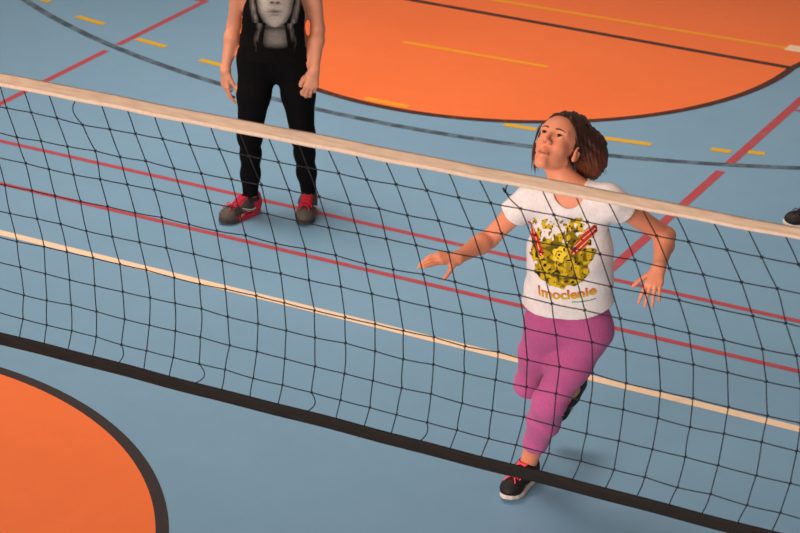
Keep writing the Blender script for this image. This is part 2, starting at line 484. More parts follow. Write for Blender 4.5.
    mesh_obj('tape_fold', V, F, M['tape_edge'], tt)
    zbot = lambda x: 1.274+(x+4.268)*.0095
    tape('bottom_tape', M['tape_black'], lambda x: zbot(x)+.003, lambda x: zbot(x)-.038-.004*(x+2)/-2.4, 0, x0, x1, thick=.006)
    # the two posts that carry the net, both far outside the picture
    for s, xp in ((-1, x0-.25), (1, x1+.25)):
        mb = MB(); mb.tube([(xp, Y0, 0), (xp, Y0, .02), (xp, Y0, .021), (xp, Y0, 2.38), (xp, Y0, 2.4)], [.14, .14, .045, .045, .03], 20)
        mb.tube([(xp, Y0, 1.1), (xp, Y0-.12, 1.1), (xp, Y0-.12, 1.22)], .012, 8)
        xe = x0 if s < 0 else x1
        for z in (ztop(xe)-.024, zbot(xe)-.02): mb.tube([(xe, Y0, z), (xp, Y0, z)], .004, 6)
        mb.build('post', M['steel'], root)
make_net()

# ------------------------------------------------------------------ people
def hand_sdf(o, X, Z, side, sc=1., curl=(.35, .35, .35, .35), spread=.12, thumb=.8, tcurl=.3):
    """hand in a local frame: X along the fingers, Z out of the back of the hand; side=+1 puts the thumb on +Y"""
    X = nrm(X); Z = nrm(Z-(Z@X)*X); Y = np.cross(Z, X)*side
    R = np.array([X, Y, Z])
    kn = [v(.088, .027, .002), v(.092, .009, .004), v(.088, -.010, .003), (v(.079, -.027, .0))]
    ln = [(.043, .026, .021), (.047, .030, .022), (.043, .028, .022), (.034, .021, .019)]
    palm = [RC((0, .008, 0), k*v(.97, .97, 1), .0165, .0125) for k in kn]
    palm += [RC((-.01, -.006, 0), kn[3]*v(.8, 1, 1), .017, .012), RC((.005, .012, -.004), (.04, .028, -.006), .016, .014)]
    parts = [U(.014, palm)]
    for i, (k, L) in enumerate(zip(kn, ln)):
        a = curl[i]; ang = .15*a+.0; p = k.copy(); sp = (1.5-i)*spread
        rs = (.0092, .0082, .0074, .0062) if i < 3 else (.0082, .0072, .0065, .0055)
        segs = []
        for j in range(3):
            ang += a*(.9, 1.0, .7)[j]
            dv = v(math.cos(ang)*math.cos(sp), math.cos(ang)*math.sin(sp), -math.sin(ang))
            q = p+dv*L[j]; segs.append(RC(p, q, rs[j], rs[j+1])); p = q
        parts.append(U(.003, segs))
    p = v(.022, .026, -.006); segs = []
    for j, (L, r1, r2) in enumerate(((.042, .0125, .0105), (.033, .0105, .0092), (.025, .0092, .0072))):
        a = thumb*(1-.25*j*tcurl*2)
        dv = nrm(v(math.cos(a), math.sin(a), -.28-.25*j*tcurl)); q = p+dv*L; segs.append(RC(p, q, r1, r2)); p = q
    parts.append(U(.004, segs))
    return XF(U(.007, parts), o, R, sc)

def head_sdf():
    items = [EL((-.012, 0, .045), (.098, .074, .084)), EL((.034, 0, -.015), (.054, .055, .078)), EL((.052, 0, .045), (.042, .055, .048)),
             RC((.004, .049, -.048), (.073, .010, -.092), .015, .013), RC((.004, -.049, -.048), (.073, -.010, -.092), .015, .013),
             EL((.078, 0, -.090), (.015, .017, .013)), EL((.030, 0, -.060), (.045, .038, .022))]
    H = U(.022, items)
    face = [EL((.055, .036, -.012), (.025, .021, .022)), EL((.055, -.036, -.012), (.025, .021, .022)),
            RC((.084, .012, .036), (.070, .046, .038), .009, .007), RC((.084, -.012, .036), (.070, -.046, .038), .009, .007),
            RC((.081, 0, -.054), (.079, 0, -.072), .017, .013)]
    H = U(.016, [H]+face)
    H = SUB(H, U(0, [EL((.098, .031, .021), (.018, .018, .012)), EL((.098, -.031, .021), (.018, .018, .012))]), .012)
    H = U(.009, [H, RC((.089, 0, .030), (.1115, 0, -.013), .0065, .0098), EL((.098, .0125, -.0175), (.011, .0075, .0075)), EL((.098, -.0125, -.0175), (.011, .0075, .0075))])
    H = U(.004, [H, EL((.0735, .031, .021), (.0150, .0155, .0135)), EL((.0735, -.031, .021), (.0150, .0155, .0135))])
    H = SUB(H, U(0, [EL((.090, .031, .0205), (.014, .0138, .0058)), EL((.090, -.031, .0205), (.014, .0138, .0058))]), .002)
    H = SUB(H, U(0, [EL((.105, .0068, -.0250), (.0075, .0045, .0055)), EL((.105, -.0068, -.0250), (.0075, .0045, .0055))]), .002)
    lips = [RC((.0905, -.021, -.0475), (.0965, -.004, -.0470), .0026, .0040), RC((.0905, .021, -.0475), (.0965, .004, -.0470), .0026, .0040), RC((.0965, -.005, -.0470), (.0965, .005, -.0470), .0040, .0040),
            RC((.0900, -.018, -.0510), (.0945, 0, -.0555), .0030, .0048), RC((.0900, .018, -.0510), (.0945, 0, -.0555), .0030, .0048)]
    H = U(.006, [H, XF(U(.003, lips), (-.0006, 0, -.0085), np.eye(3))])
    H = SUB(H, U(0, [RC((.0920, -.026, -.0570), (.1000, 0, -.0598), .0024, .0030), RC((.0920, .026, -.0570), (.1000, 0, -.0598), .0024, .0030)]), .002)
    ears = []
    for s in (1, -1):
        e = SUB(EL((-.010, s*.076, .000), (.021, .008, .031)), EL((-.006, s*.084, .006), (.010, .007, .018)), .004)
        ears.append(U(.006, [e, EL((-.004, s*.074, -.024), (.009, .006, .010))]))
    return U(.005, [H]+ears)
HEAD = head_sdf()

SKIN = np.array(lin(226, 146, 112)[:3])
LIP = np.array(lin(186, 96, 84)[:3])
CHEEK = np.array(lin(216, 122, 94)[:3])
def mixc(c, m, w): return c*(1-w[:, None])+m*w[:, None]

def person(name, S):
    """S holds joints (world), frames and clothing; returns root empty"""
    root = empty(name, S['base'])
    J = {k: v(*p) for k, p in S['J'].items()}
    L = nrm(S['hipdir']); Ls = nrm(S['shdir'])                        # towards the person's left
    pel = (J['hipL']+J['hipR'])/2; chest = (J['shL']+J['shR'])/2
    upd = nrm(chest-pel); Fp = nrm(np.cross(L, upd)); Fs = nrm(np.cross(Ls, upd))
    k = S.get('k', 1.); bw = k*S.get('slim', 1.)
    P_ = lambda t, l=0., f=0.: pel+(chest-pel)*t+Ls*l*bw*(t) + L*l*bw*(1-t)+(Fp*(1-t)+Fs*t)*f*bw
    ax = Fp; fl = (Fp, .72); fs = (Fs, .70)
    HW = S.get('hipw', .1)
    # torso: pelvis, waist, ribs, shoulders
    T = [RC(P_(.05, -.072), P_(.05, .072), .094*bw, .094*bw, (Fp, .98)), RC(P_(.0, -.055), P_(.22, -.045), .112*bw, .088*bw, (Fp, .86)), RC(P_(.0, .055), P_(.22, .045), .112*bw, .088*bw, (Fp, .86)),
         RC(P_(.30, -.03), P_(.62, -.042), .094*bw, .100*bw, (Fs, .85)), RC(P_(.30, .03), P_(.62, .042), .094*bw, .100*bw, (Fs, .85)),
         RC(P_(.64, -.05), P_(.88, -.07), .092*bw, .070*bw, (Fs, .85)), RC(P_(.64, .05), P_(.88, .07), .092*bw, .070*bw, (Fs, .85)),
         RC(J['shL']-Ls*.03, J['shR']+Ls*.03, .052*bw, .052*bw),
         EL(P_(.60, .070, .062), v(.052, .052, .052)*bw), EL(P_(.60, -.070, .062), v(.052, .052, .052)*bw),
         EL(P_(-.03, .070, -.052), v(.085, .08, .085)*bw), EL(P_(-.03, -.070, -.052), v(.085, .08, .085)*bw)]
    Ho = v(*S['head']); RH = np.array(S['headR'], float); hs = S['hs']
    nk0 = P_(1.0, 0, -.012)+upd*.015; nk1 = Ho+(RH[0]*-.018+RH[2]*-.045)*hs
    NECK = [RC(nk0, nk1, .056*bw, .050*bw), RC(nk0+upd*.045*k, J['shL']-Ls*.035+upd*.020, .042*bw, .037*bw), RC(nk0+upd*.045*k, J['shR']+Ls*.035+upd*.020, .042*bw, .037*bw),
            RC(P_(.97, .02, .045), P_(.96, .13, .028), .020*bw, .018*bw), RC(P_(.97, -.02, .045), P_(.96, -.13, .028), .020*bw, .018*bw)]
    aw = k*S.get('armw', 1.)
    LEG, ARM, HANDS, FEET = [], [], [], []
    legs = {}
    for s in 'LR':
        h_, kn, an = J['hip'+s], J['knee'+s], J['ank'+s]
        mid = h_+(kn-h_)*.45
        th = nrm(kn-h_); sh = nrm(an-kn)
        # bend plane: forward of knee
        fwd = -(sh-(sh@th)*th); fwd = nrm(fwd) if np.linalg.norm(fwd) > .12 else Fp
        cf = S.get('calf', 1.); calf = kn+(an-kn)*.30-fwd*.014*k*cf
        lw = S.get('legw', {}).get(s, 1.)
        g = [RC(h_+(L if s == 'L' else -L)*.002, mid+fwd*.010, S.get('hipr', .092)*bw*(1+lw)/2, .077*bw*lw), RC(mid+fwd*.010, kn+fwd*.002, .077*bw*lw, .055*bw*lw), RC(kn+fwd*.004, kn+sh*.02, .055*k*lw, .052*k*lw),
             RC(kn, calf, .052*k*lw, .058*k*lw*(.45+.55*cf)), RC(calf, kn+(an-kn)*.62-fwd*.004, .058*k*lw*(.45+.55*cf), .044*k), RC(kn+(an-kn)*.62-fwd*.004, an, .044*k, .034*k)]
        legs[s] = (kn, an, sh); LEG += g
        tf = J['toe'+s]-an; tf = nrm(tf)
        fu = S['footup'+s]; 
        FEET += [RC(an, an+tf*.12*k-v(*fu)*.03, .033*k, .026*k), RC(an+v(*fu)*0-tf*.025, an-v(*fu)*.035-tf*.02, .03*k, .024*k)]
        sho, el, wr = J['sh'+s], J['el'+s], J['wr'+s]
        fa = nrm(wr-el); 
        H = S['hand'+s]
        fl2 = (nrm(H[1]), .82)
        ARM += [U(.02, [RC(sho, el, .046*aw, .037*aw), RC(el, el+(wr-el)*.28, .037*aw, .040*aw), RC(el+(wr-el)*.28, wr, .040*aw, .0255*aw)])]
        HANDS.append(hand_sdf(wr, v(*H[0]), v(*H[1]), (1 if s == 'R' else -1)*H[2], S.get('handsc', .96)*k, *H[3:]))
    head = XF(HEAD, Ho, RH, hs)
    core = U(.035, T+LEG)
    body = U(.03, [core, U(.03, NECK)]+ARM)
    body = U(.012, [body]+FEET)
    body = U(.016, [body, head]+HANDS)
    def skin_col(V):
        c = np.tile(np.array(S.get('skin', SKIN)), (len(V), 1))
        q = (V-Ho)@RH.T/hs
        lip = np.clip(1.25-np.abs((q[:, 2]+.0597-.004*np.abs(q[:, 1])/.024)/.0085), 0, 1)*np.clip((.0235-np.abs(q[:, 1]))/.004, 0, 1)*np.clip((q[:, 0]-.085)/.003, 0, 1)
        c = mixc(c, LIP, np.clip(lip, 0, 1)*.8)
        seam = np.exp(-((q[:, 2]+.0598-.003*np.abs(q[:, 1])/.025)/.0016)**2)*np.clip((.025-np.abs(q[:, 1]))/.004, 0, 1)*np.clip((q[:, 0]-.085)/.003, 0, 1); c = mixc(c, np.array(lin(112, 52, 48)[:3]), seam*.95)
        for sd in (1, -1):
            ch = np.exp(-(((q-v(.075, sd*.04, -.02))/.022)**2).sum(1)); c = mixc(c, CHEEK, ch*.45)
        return c
    h = S.get('h', .0034)
    V, Q = polygonize(body, h)
    # keep detail in the face: extra-fine geometry is not needed away from it
    b = mesh_obj('body', V, Q, M['skin'], root, True, skin_col(V))
    ctx = dict(root=root, J=J, T=T, LEG=LEG, ARM=ARM, NECK=NECK, P_=P_, L=L, Ls=Ls, Fp=Fp, Fs=Fs, upd=upd, pel=pel, chest=chest, k=k, bw=bw, legs=legs, Ho=Ho, RH=RH, hs=hs, S=S, nk0=nk0, body=body)
    # eyes
    gaze = S.get('gaze', (1, 0, 0))
    for sd in (1, -1):
        c = Ho+v(.0725, sd*.031, .021)@RH*hs
        g = nrm(v(*gaze))@RH
        N = 14; V, F = [], []
        ev = []
        t1 = nrm(np.cross(g, v(0, 0, 1))); t2 = np.cross(g, t1)
        cols = []
        for i in range(15):
            a = math.pi*i/14
            for j in range(20):
                bb_ = 2*math.pi*j/20
                ev.append(c+.0122*hs*(math.cos(a)*g+math.sin(a)*(math.cos(bb_)*t1+math.sin(bb_)*t2)))
                cols.append(lin(16, 12, 12)[:3] if i <= 1 else (lin(74, 62, 44)[:3] if i <= 3 else lin(222, 214, 208)[:3]))
        for i in range(14):
            for j in range(20): F.append((i*20+j, (i+1)*20+j, (i+1)*20+(j+1) % 20, i*20+(j+1) % 20))
        eo = mesh_obj('eyeball', ev, F, M['eye_white'], root, True, np.array(cols))
        # brow and lash line follow the skin
        bm = MB()
        pts = [v(.0955, sd*.014, .0375), v(.0945, sd*.024, .0425), v(.088, sd*.036, .0435), v(.074, sd*.049, .0375)]
        bz = bez(*pts, n=12)
        out = []
        for p in bz:                                     # push onto the skin surface along the head's forward axis
            lo, hi = .05, .12
            for _ in range(22):
                m_ = (lo+hi)/2
                if HEAD.d(np.array([[m_, p[1], p[2]]]))[0] < 0: lo = m_
                else: hi = m_
            out.append(Ho+v(lo+.0003, p[1], p[2])@RH*hs)
        bm.tube(out, np.array([.0022, .0028, .0030, .0030, .0029, .0027, .0025, .0022, .0019, .0016, .0012, .0008])*hs*.9, 6)
        bm.build('eyebrow', M['brow'], root)
        lm = MB()
        arc = [Ho+(v(.0725, sd*.031, .021)+.0142*nrm(v(math.cos(a)*1., math.sin(a)*sd*1., .34*math.cos(a*1.25))))@RH*hs for a in np.linspace(-.85, .95, 12)]
        lm.tube(arc, np.array([.0010]+[.0019]*10+[.0011])*hs, 5); lm.build('eyelash', M['lash'], root)
    return ctx

def leggings(c, name, mat, hem, waist_t, h=.0036, flare=.004, fold=None):
    items = c['T'][:5]+c['T'][10:12]+c['LEG']
    G = OFF(U(.03, items), flare)
    cuts = [HS(c['P_'](waist_t), c['upd'])]
    D = AND(G, cuts[0])
    # cut each shin at its hem
    class LegCut:
        def d(s, P):
            o = np.full(len(P), -9.)
            for sd, (kn, an, sh) in c['legs'].items():
                p0 = kn+(an-kn)*hem
                m = np.linalg.norm(P-(kn+an)/2, axis=1) < .34
                t = (P-kn)@sh
                near = np.linalg.norm((P-kn)-t[:, None]*sh, axis=1) < .085
                val = (P-p0)@sh
                o = np.where(near & m & (t > -.02), np.maximum(o, val), o)
            return o
        def bb(s): return np.full(3, -9.), np.full(3, 9.)
    D = AND(D, LegCut())
    if fold is not None: D = DISP(D, fold, .004)
    return sdf_obj(name, D, h, mat, c['root'])

def tshirt(c, name, mat, hem_t, ease, hemw, sleeve=None, neck=(.085, .11), fold=None, h=.0036, hemtilt=0., srad=(.064, .072), droop=0):
    P_, Ls, L, Fp, Fs, J, bw = c['P_'], c['Ls'], c['L'], c['Fp'], c['Fs'], c['J'], c['bw']
    items = [OFF(t, ease) for t in c['T'][2:10]+c['T'][1:2]]
    items += [RC(P_(.62, s*.05), P_(hem_t-.05, s*(.06+hemw)), .098*bw+ease, .104*bw+ease, (Fp, .88)) for s in (1, -1)]
    items += [RC(P_(.62, s*.02, .02), P_(hem_t-.05, s*.03, .022), .100*bw+ease, .112*bw+ease, (Fp, .80)) for s in (1, -1)]
    items += [OFF(t, .006) for t in c['NECK'][1:5]]
    sl = []; cut = []
    for s in 'LR':
        a, b = J['sh'+s], J['el'+s]; e = a+(b-a)*(sleeve[s]+.1)
        sl.append(RC(a, e, srad[0]*bw, srad[1]*bw)); cut.append((a+(b-a)*sleeve[s], nrm(b-a)))
    G = U(.035, items+sl)
    if fold is not None: G = DISP(G, fold, .006)
    arms = c['ARM']; skinU = U(.02, arms)
    inner = OFF(G, -.0062)
    G = SUB(G, inner, 0)
    # openings: hem plane (curved), sleeves, neckline
    upn = nrm(c['upd']+Ls*hemtilt)
    class Hem:
        def d(s, P):
            q = P-P_(hem_t); 
            return -(q@upn)-droop*np.clip(1-((q@L)/.17)**2, 0, 1)
        def bb(s): return np.full(3, -9.), np.full(3, 9.)
    G = AND(G, Hem())
    class Sl:
        def d(s, P):
            o = np.full(len(P), -9.)
            for p0, n in cut:
                q = P-p0; t = q@n; rr = np.linalg.norm(q-t[:, None]*n, axis=1)
                o = np.where(rr < .105, np.maximum(o, t), o)
            return o
        def bb(s): return np.full(3, -9.), np.full(3, 9.)
    G = AND(G, Sl())
    nc = P_(neck[2] if len(neck) > 2 else 1.03, 0, .055)
    G = SUB(G, U(0, [EL(nc, (neck[0]*1.0, neck[1], neck[0]), np.array([Ls, c['upd'], Fs])), RC(c['nk0']+c['upd']*.04, c['nk0']+(c['nk0']-c['pel'])*.4, neck[3] if len(neck) > 3 else .07, .08)]), .004)
    return sdf_obj(name, G, h, mat, c['root'], bb=tuple(np.array(x) for x in (lambda B: (B[0], B[1]))(U(0, items+sl).bb())))

def world_bvh(o):
    M_ = np.array(o.matrix_world); me = o.data
    V = np.empty(len(me.vertices)*3); me.vertices.foreach_get('co', V); V = V.reshape(-1, 3)@M_[:3, :3].T+M_[:3, 3]
    return BVHTree.FromPolygons([tuple(x) for x in V], [tuple(p.vertices) for p in me.polygons])

def decal(name, shirt, O, X, Y, Z, w, h, nx, ny, fun, lift=.0016):
    """project a printed motif on a shirt: fun(s,t) -> rgb or None, s,t in -1..1; Z points out of the chest"""
    bvh = world_bvh(shirt)
    pts, ok = {}, {}
    for j in range(ny+1):
        for i in range(nx+1):
            s, t = i/nx*2-1, j/ny*2-1
            p = O+X*s*w/2+Y*t*h/2+Z*.35
            hit = bvh.ray_cast(Vector(p), Vector(-Z), .6)
            if hit[0] is not None: pts[i, j] = np.array(hit[0])+np.array(hit[1])*(lift if np.dot(hit[1], Z) > 0 else -lift)
    V, F, C, ids = [], [], [], {}
    for j in range(ny):
        for i in range(nx):
            c = fun((i+.5)/nx*2-1, (j+.5)/ny*2-1)
            if c is None: continue
            q = [(i, j), (i+1, j), (i+1, j+1), (i, j+1)]
            if not all(k in pts for k in q): continue
            b = len(V)
            for k in q: V.append(pts[k]); C.append(c)
            F.append((b, b+1, b+2, b+3))
    return mesh_obj(name, V, F, M['tint_cloth'], shirt, True, np.array(C))

def text_decal(shirt, txt, O, X, Y, Z, size, col_top, col_bot, arc=0.):
    cu = bpy.data.curves.new('lettering', 'FONT'); cu.body = txt; cu.size = size; cu.align_x = 'CENTER'; cu.offset = size*.03; cu.resolution_u = 3
    o = bpy.data.objects.new('lettering_source', cu); COL.objects.link(o)
    bpy.context.view_layer.update()
    me = bpy.data.meshes.new_from_object(o.evaluated_get(bpy.context.evaluated_depsgraph_get()))
    bpy.data.objects.remove(o); bpy.data.curves.remove(cu)
    bvh = world_bvh(shirt); V, C = [], []
    for vt in me.vertices:
        x, y = vt.co.x, vt.co.y
        p = O+X*x+Y*(y+arc*x*x)+Z*.35
        hit = bvh.ray_cast(Vector(p), Vector(-Z), .6)
        if hit[0] is None: V.append(p-Z*.3)
        else: V.append(np.array(hit[0])+np.array(hit[1])*(.0022 if np.dot(hit[1], Z) > 0 else -.0022))
        w = min(max(y/size/.6, 0), 1); C.append(np.array(col_bot)*(1-w)+np.array(col_top)*w)
    F = [tuple(p.vertices) for p in me.polygons]
    return mesh_obj('lettering', V, F, M['tint_cloth'], shirt, True, np.array(C))

# ------------------------------------------------------------------ shoes (local: x forward, y left, z up, ankle at (.058,0,.09))
def shoe_upper_sdf():
    up = U(.03, [EL((.208, .002, .040), (.052, .044, .030)), RC((.195, 0, .042), (.10, 0, .062), .042, .042, (v(0, 0, 1), .85)), RC((.10, 0, .062), (.045, 0, .062), .042, .036),
                 EL((.034, 0, .050), (.034, .034, .052)), RC((.115, 0, .075), (.06, 0, .098), .032, .036), RC((.018, 0, .06), (.022, 0, .098), .022, .022)])
    up = AND(up, HS((0, 0, .018), (0, 0, -1)), .004)
    up = SUB(up, U(.01, [RC((.055, 0, .095), (.050, 0, .16), .030, .036), RC((.085, 0, .118), (.06, 0, .15), .026, .03)]), .006)
    return up
def shoe_sole_sdf(th=.026):
    class Sole:
        def d(s, P):
            x, y, z = P.T
            xs = [-.002, .02, .06, .10, .14, .18, .22, .25, .264]; ws = [.012, .031, .036, .036, .041, .048, .044, .030, .010]
            w = np.interp(x, xs, ws)
            d2 = np.maximum(np.abs(y-.004*np.sin(np.clip(x, 0, .26)*12))-w, np.maximum(-.004-x, x-.266))
            top = th+.010*np.clip((.05-x)/.05, 0, 1)+.006*np.clip((x-.2)/.06, 0, 1); bot = .012*np.clip((x-.19)/.07, 0, 1)**1.6
            dz = np.maximum(z-top, bot-z)
            return -smin(-d2*.8, -dz, .006)
        def bb(s): return v(-.02, -.06, -.01), v(.28, .06, .06)
    return Sole()
UP, SOLE = shoe_upper_sdf(), shoe_sole_sdf()

def pale_sole(V): return np.tile(np.array(lin(214, 204, 194)[:3]), (len(V), 1))
def build_shoe(c, ank, F, Uv, scale, colf, solef, lace_mat, side, mark=None, bow=True, h=.0032):
    F = nrm(F); Uv = nrm(v(*Uv)-(v(*Uv)@F)*F); Lf = np.cross(Uv, F)
    R = np.array([F, Lf, Uv])
    W = lambda V: (np.asarray(V)*scale)@R+ank-(v(.058, 0, .09)*scale)@R
    V, Q = polygonize(UP, h)
    so = mesh_obj('shoe', W(V), Q, M['tint_shoe'], c['root'], True, colf(V))
    V, Q = polygonize(SOLE, h); mesh_obj('sole', W(V), Q, M['tint_shoe'], so, True, solef(V))
    def topz(x, y):
        lo, hi = .03, .16
        g = np.linspace(.15, .02, 60); d = UP.d(np.c_[np.full(60, x), np.full(60, y), g])
        i = np.argmax(d < 0); return g[i]
    mb = MB(); rows = [.098, .114, .130, .146, .162, .178]
    for i, x in enumerate(rows):
        for sg in (1, -1):
            pts = [v(x+.010*(t)*1., sg*y, topz(x+.010*t, sg*y)+.003) for t, y in zip(np.linspace(0, 1, 9), np.linspace(-.024, .024, 9))]
            mb.tube(W(pts), .0030*scale, 6)
    if bow:
        x = .182; z = topz(x, 0)+.006
        for sg in (1, -1):
            mb.tube(W(bez(v(x, 0, z), v(x+.01, sg*.03, z+.014), v(x-.006, sg*.042, z+.004), v(x+.008, sg*.030, z-.010), 10)), .0028*scale, 6)
            mb.tube(W(bez(v(x, 0, z), v(x+.022, sg*.012, z+.008), v(x+.03, sg*.024, z-.004), v(x+.04, sg*.028, z-.012), 8)), .0026*scale, 6)
        mb.tube(W([v(x-.004, -.006, z), v(x, 0, z+.003), v(x+.004, .006, z)]), .0045*scale, 6)
    mb.build('lace', lace_mat, so)
    if mark:
        bv = BVHTree.FromPolygons([tuple(x) for x in V], [tuple(map(int, q)) for q in Q])
        Vu, Qu = polygonize(UP, h); bv = BVHTree.FromPolygons([tuple(x) for x in Vu], [tuple(map(int, q)) for q in Qu])
        for sg in (1, -1):
            mb = MB()
            for strip, wd in mark:
                pts = bez(*[v(a, 0, b) for a, b in strip], n=12); VV = []
                for i, p in enumerate(pts):
                    t = i/11; w = wd*(.25+.75*math.sin(math.pi*min(1, t*.75+.2)))
                    for dz in (-w, w):
                        hit = bv.ray_cast(Vector((p[0], sg*.12, p[2]+dz)), Vector((0, -sg, 0)), .3)
                        q = np.array(hit[0]) if hit[0] is not None else v(p[0], sg*.03, p[2])
                        VV.append(q+v(0, sg*.0015, 0))
                mb.add(W(VV), [(2*i, 2*i+1, 2*i+3, 2*i+2) for i in range(11)])
            mb.build('side_mark', M['white_rubber'], so)
    return so

# ------------------------------------------------------------------ hair
def lock_hair(mb, root, mid, tip, rad, n=9, col0=None, col1=None, wob=.004):
    a, d = root, tip
    pts = bez(a, a+(mid-a)*.9, d+(mid-d)*.7, d, n)
    ph = rng.uniform(0, 6.28); t = np.linspace(0, 1, n)
    pts = pts+np.outer(np.sin(ph+t*5)*wob*t, nrm(rng.normal(size=3)))
    r = rad*np.interp(t, [0, .15, .6, 1], [.6, 1, .85, .12])
    V, F = tube_geo(pts, r, 5)
    mb.V += V if False else []
    b = len(mb.V); mb.V += V; mb.F += [tuple(b+i for i in f) for f in F]; mb.I += [0]*len(F)
    for ti in t:
        for _ in range(5): mb.C.append(tuple(np.array(col0)*(1-ti)+np.array(col1)*ti))

# ================================================================== the running player in the white shirt
HR = np.array([[-.1148, -.7557, .6447], [.9880, -.1545, -.0052], [.1036, .6364, .7644]])
def rot_basis(yaw_, pitch_, roll_):
    y, p, r = map(math.radians, (yaw_, pitch_, roll_))
    f = v(math.cos(p)*math.sin(y), -math.cos(p)*math.cos(y), math.sin(p)); l = v(math.cos(y), math.sin(y), 0); u = np.cross(f, l)
    if u[2] < 0: u = -u
    return np.array([f, math.cos(r)*l+math.sin(r)*u, -math.sin(r)*l+math.cos(r)*u])

def vnoise(x, y, seed=0):
    xi, yi = math.floor(x), math.floor(y); fx, fy = x-xi, y-yi
    hsh = lambda a, b: (math.sin(a*127.1+b*311.7+seed*74.7)*43758.5453) % 1
    fx, fy = fx*fx*(3-2*fx), fy*fy*(3-2*fy)
    return (hsh(xi, yi)*(1-fx)+hsh(xi+1, yi)*fx)*(1-fy)+(hsh(xi, yi+1)*(1-fx)+hsh(xi+1, yi+1)*fx)*fy

def folds_white(V):
    x, y, z = V[:, 0], V[:, 1], V[:, 2]
    a = .0030*np.sin(26*x+9*z+2*np.sin(14*z))*np.clip((1.16-z)/.25, 0, 1)
    b = .0026*np.sin(55*z+22*x+3*np.sin(11*x))*np.clip((z-.80)/.05, 0, 1)*np.clip((1.05-z)/.1, 0, 1)
    c = .0022*np.sin(70*z-50*x+2*y*20)*np.clip((z-1.15)/.08, 0, 1)
    return a+b+c

W = dict(
    base=(-3.45, 7.68, 0), hipdir=(.164, .057, -.005), shdir=(.351, .076, .026), k=.97, slim=.98,
    J={'hipL': (-3.253, 7.699, 0.761), 'hipR': (-3.410, 7.646, 0.771), 'kneeL': (-3.377, 7.621, 0.448), 'kneeR': (-3.513, 7.726, 0.454),
       'ankL': (-3.508, 7.735, 0.088), 'ankR': (-3.460, 8.040, 0.296), 'toeL': (-3.513, 7.54, 0.02), 'toeR': (-3.535, 8.062, 0.172),
       'shL': (-3.168, 7.665, 1.325), 'shR': (-3.488, 7.597, 1.292), 'elL': (-3.033, 7.872, 1.138), 'elR': (-3.643, 7.591, 1.099),
       'wrL': (-2.965, 7.645, 1.106), 'wrR': (-3.662, 7.36, 1.105)},
    footupL=(0, 0, 1), footupR=(-.02, -.31, .15), legw={'L': 1.06, 'R': .89}, armw=.95, hipr=.083, handsc=.90,
    handL=((.08, -.84, -.52), (.10, -.32, .92), 1, (.30, .38, .40, .45), .14, .80, .2),
    handR=((-.60, -.80, .16), (.10, -.38, .90), 1, (.06, .26, .36, .42), .14, .85, .2),
    head=(-3.404, 7.660, 1.495), headR=rot_basis(-4, 42, -1), hs=1.035, gaze=(1, -.12, .22), h=.0032)
w = person('person', W)
tag(w['root'], 'woman in white printed T-shirt and pink leggings lunging forward, looking up', 'person')
Ho, RH, hs = w['Ho'], w['RH'], w['hs']
hp = lambda *q: Ho+v(*q)@RH*hs
leggings(w, 'leggings', M['pink_legging'], 0.68, .20, fold=lambda V: .0016*np.sin(90*V[:, 2]+30*V[:, 0]+25*V[:, 1])*np.clip((.62-V[:, 2])/.1, 0, 1)+.0014*np.sin(70*V[:, 0]+60*V[:, 2])*np.clip((V[:, 2]-.66)/.05, 0, 1))
ws = tshirt(w, 't_shirt', M['white_shirt'], .215, .012, .012, {'L': .20, 'R': .36}, (.064, .080, 1.15, .056), folds_white, hemtilt=-.06, srad=(.058, .062), droop=.018)

def crest(s, t):
    n1 = vnoise(s*6+3, t*6, 1); n2 = vnoise(s*9, t*9, 2); n3 = vnoise(s*17, t*17, 5)
    OL, YE, DK, BR = lin(128, 112, 20)[:3], lin(206, 174, 36)[:3], lin(44, 38, 18)[:3], lin(232, 204, 60)[:3]
    RD = lin(186, 50, 40)[:3]
    # red wings at the two upper corners
    for (ax_, ay, bx, by, w0) in ((-.98, .72, -.55, .12, .10), (.38, .10, .92, .62, .13)):
        dx, dy = bx-ax_, by-ay; q = max(0, min(1, ((s-ax_)*dx+(t-ay)*dy)/(dx*dx+dy*dy)))
        d = math.hypot(s-ax_-q*dx, t-ay-q*dy)
        ww = w0*(1.1-.5*abs(q-.5)) 
        if d < ww*(.55+.8*n2):
            st = math.sin(((s-ax_)*-dy+(t-ay)*dx)*70+6*q)
            return lin(104, 30, 26)[:3] if n3 < .3 else (RD if st > -.75 else lin(222, 186, 150)[:3])
    # central flower
    r = math.hypot((s+.03)/.9, t-.05); a = math.atan2(t-.05, s+.03)
    if r < .20+.035*math.cos(5*a): return DK if (r < .035 or abs(r-.10) < .012 and n3 > .4) else BR
    # leafy body, wide above and narrowing to the foot
    hw = float(np.interp(t, [-1, -.9, -.7, -.4, 0, .25, .4], [.16, .40, .62, .80, .88, .78, .50]))
    hw *= .80+.38*n1
    if abs(s-.02) < hw and -1+.2*n1 < t < .30+.22*n1:
        if n3 < .23: return DK
        return YE if n2 > .60 else (lin(164, 138, 28)[:3] if n2 > .34 else lin(104, 90, 20)[:3])
    # leaves and blooms breaking up above the body
    if .1 < t < 1 and abs(s) < .86:
        side = -1 if s < -.14 else 1
        cs, wd = (-.50, .42) if side < 0 else (.26, .46)
        dens = .5*vnoise(s*8+9, t*8, 8)+.5*vnoise(s*15, t*13, 9)
        if dens > .34+.26*(t-.1)+.30*max(0, abs(s-cs)/wd-.55):
            return DK if n3 < .27 else (YE if n2 > .42 else OL)
    return None
P_, Ls, Fs, upd = w['P_'], w['Ls'], w['Fs'], w['upd']
up2 = nrm(upd-.10*Ls)
decal('print', ws, P_(.675, -.012, 0), nrm(Ls+.10*upd), up2, Fs, .27, .275, 120, 124, crest)
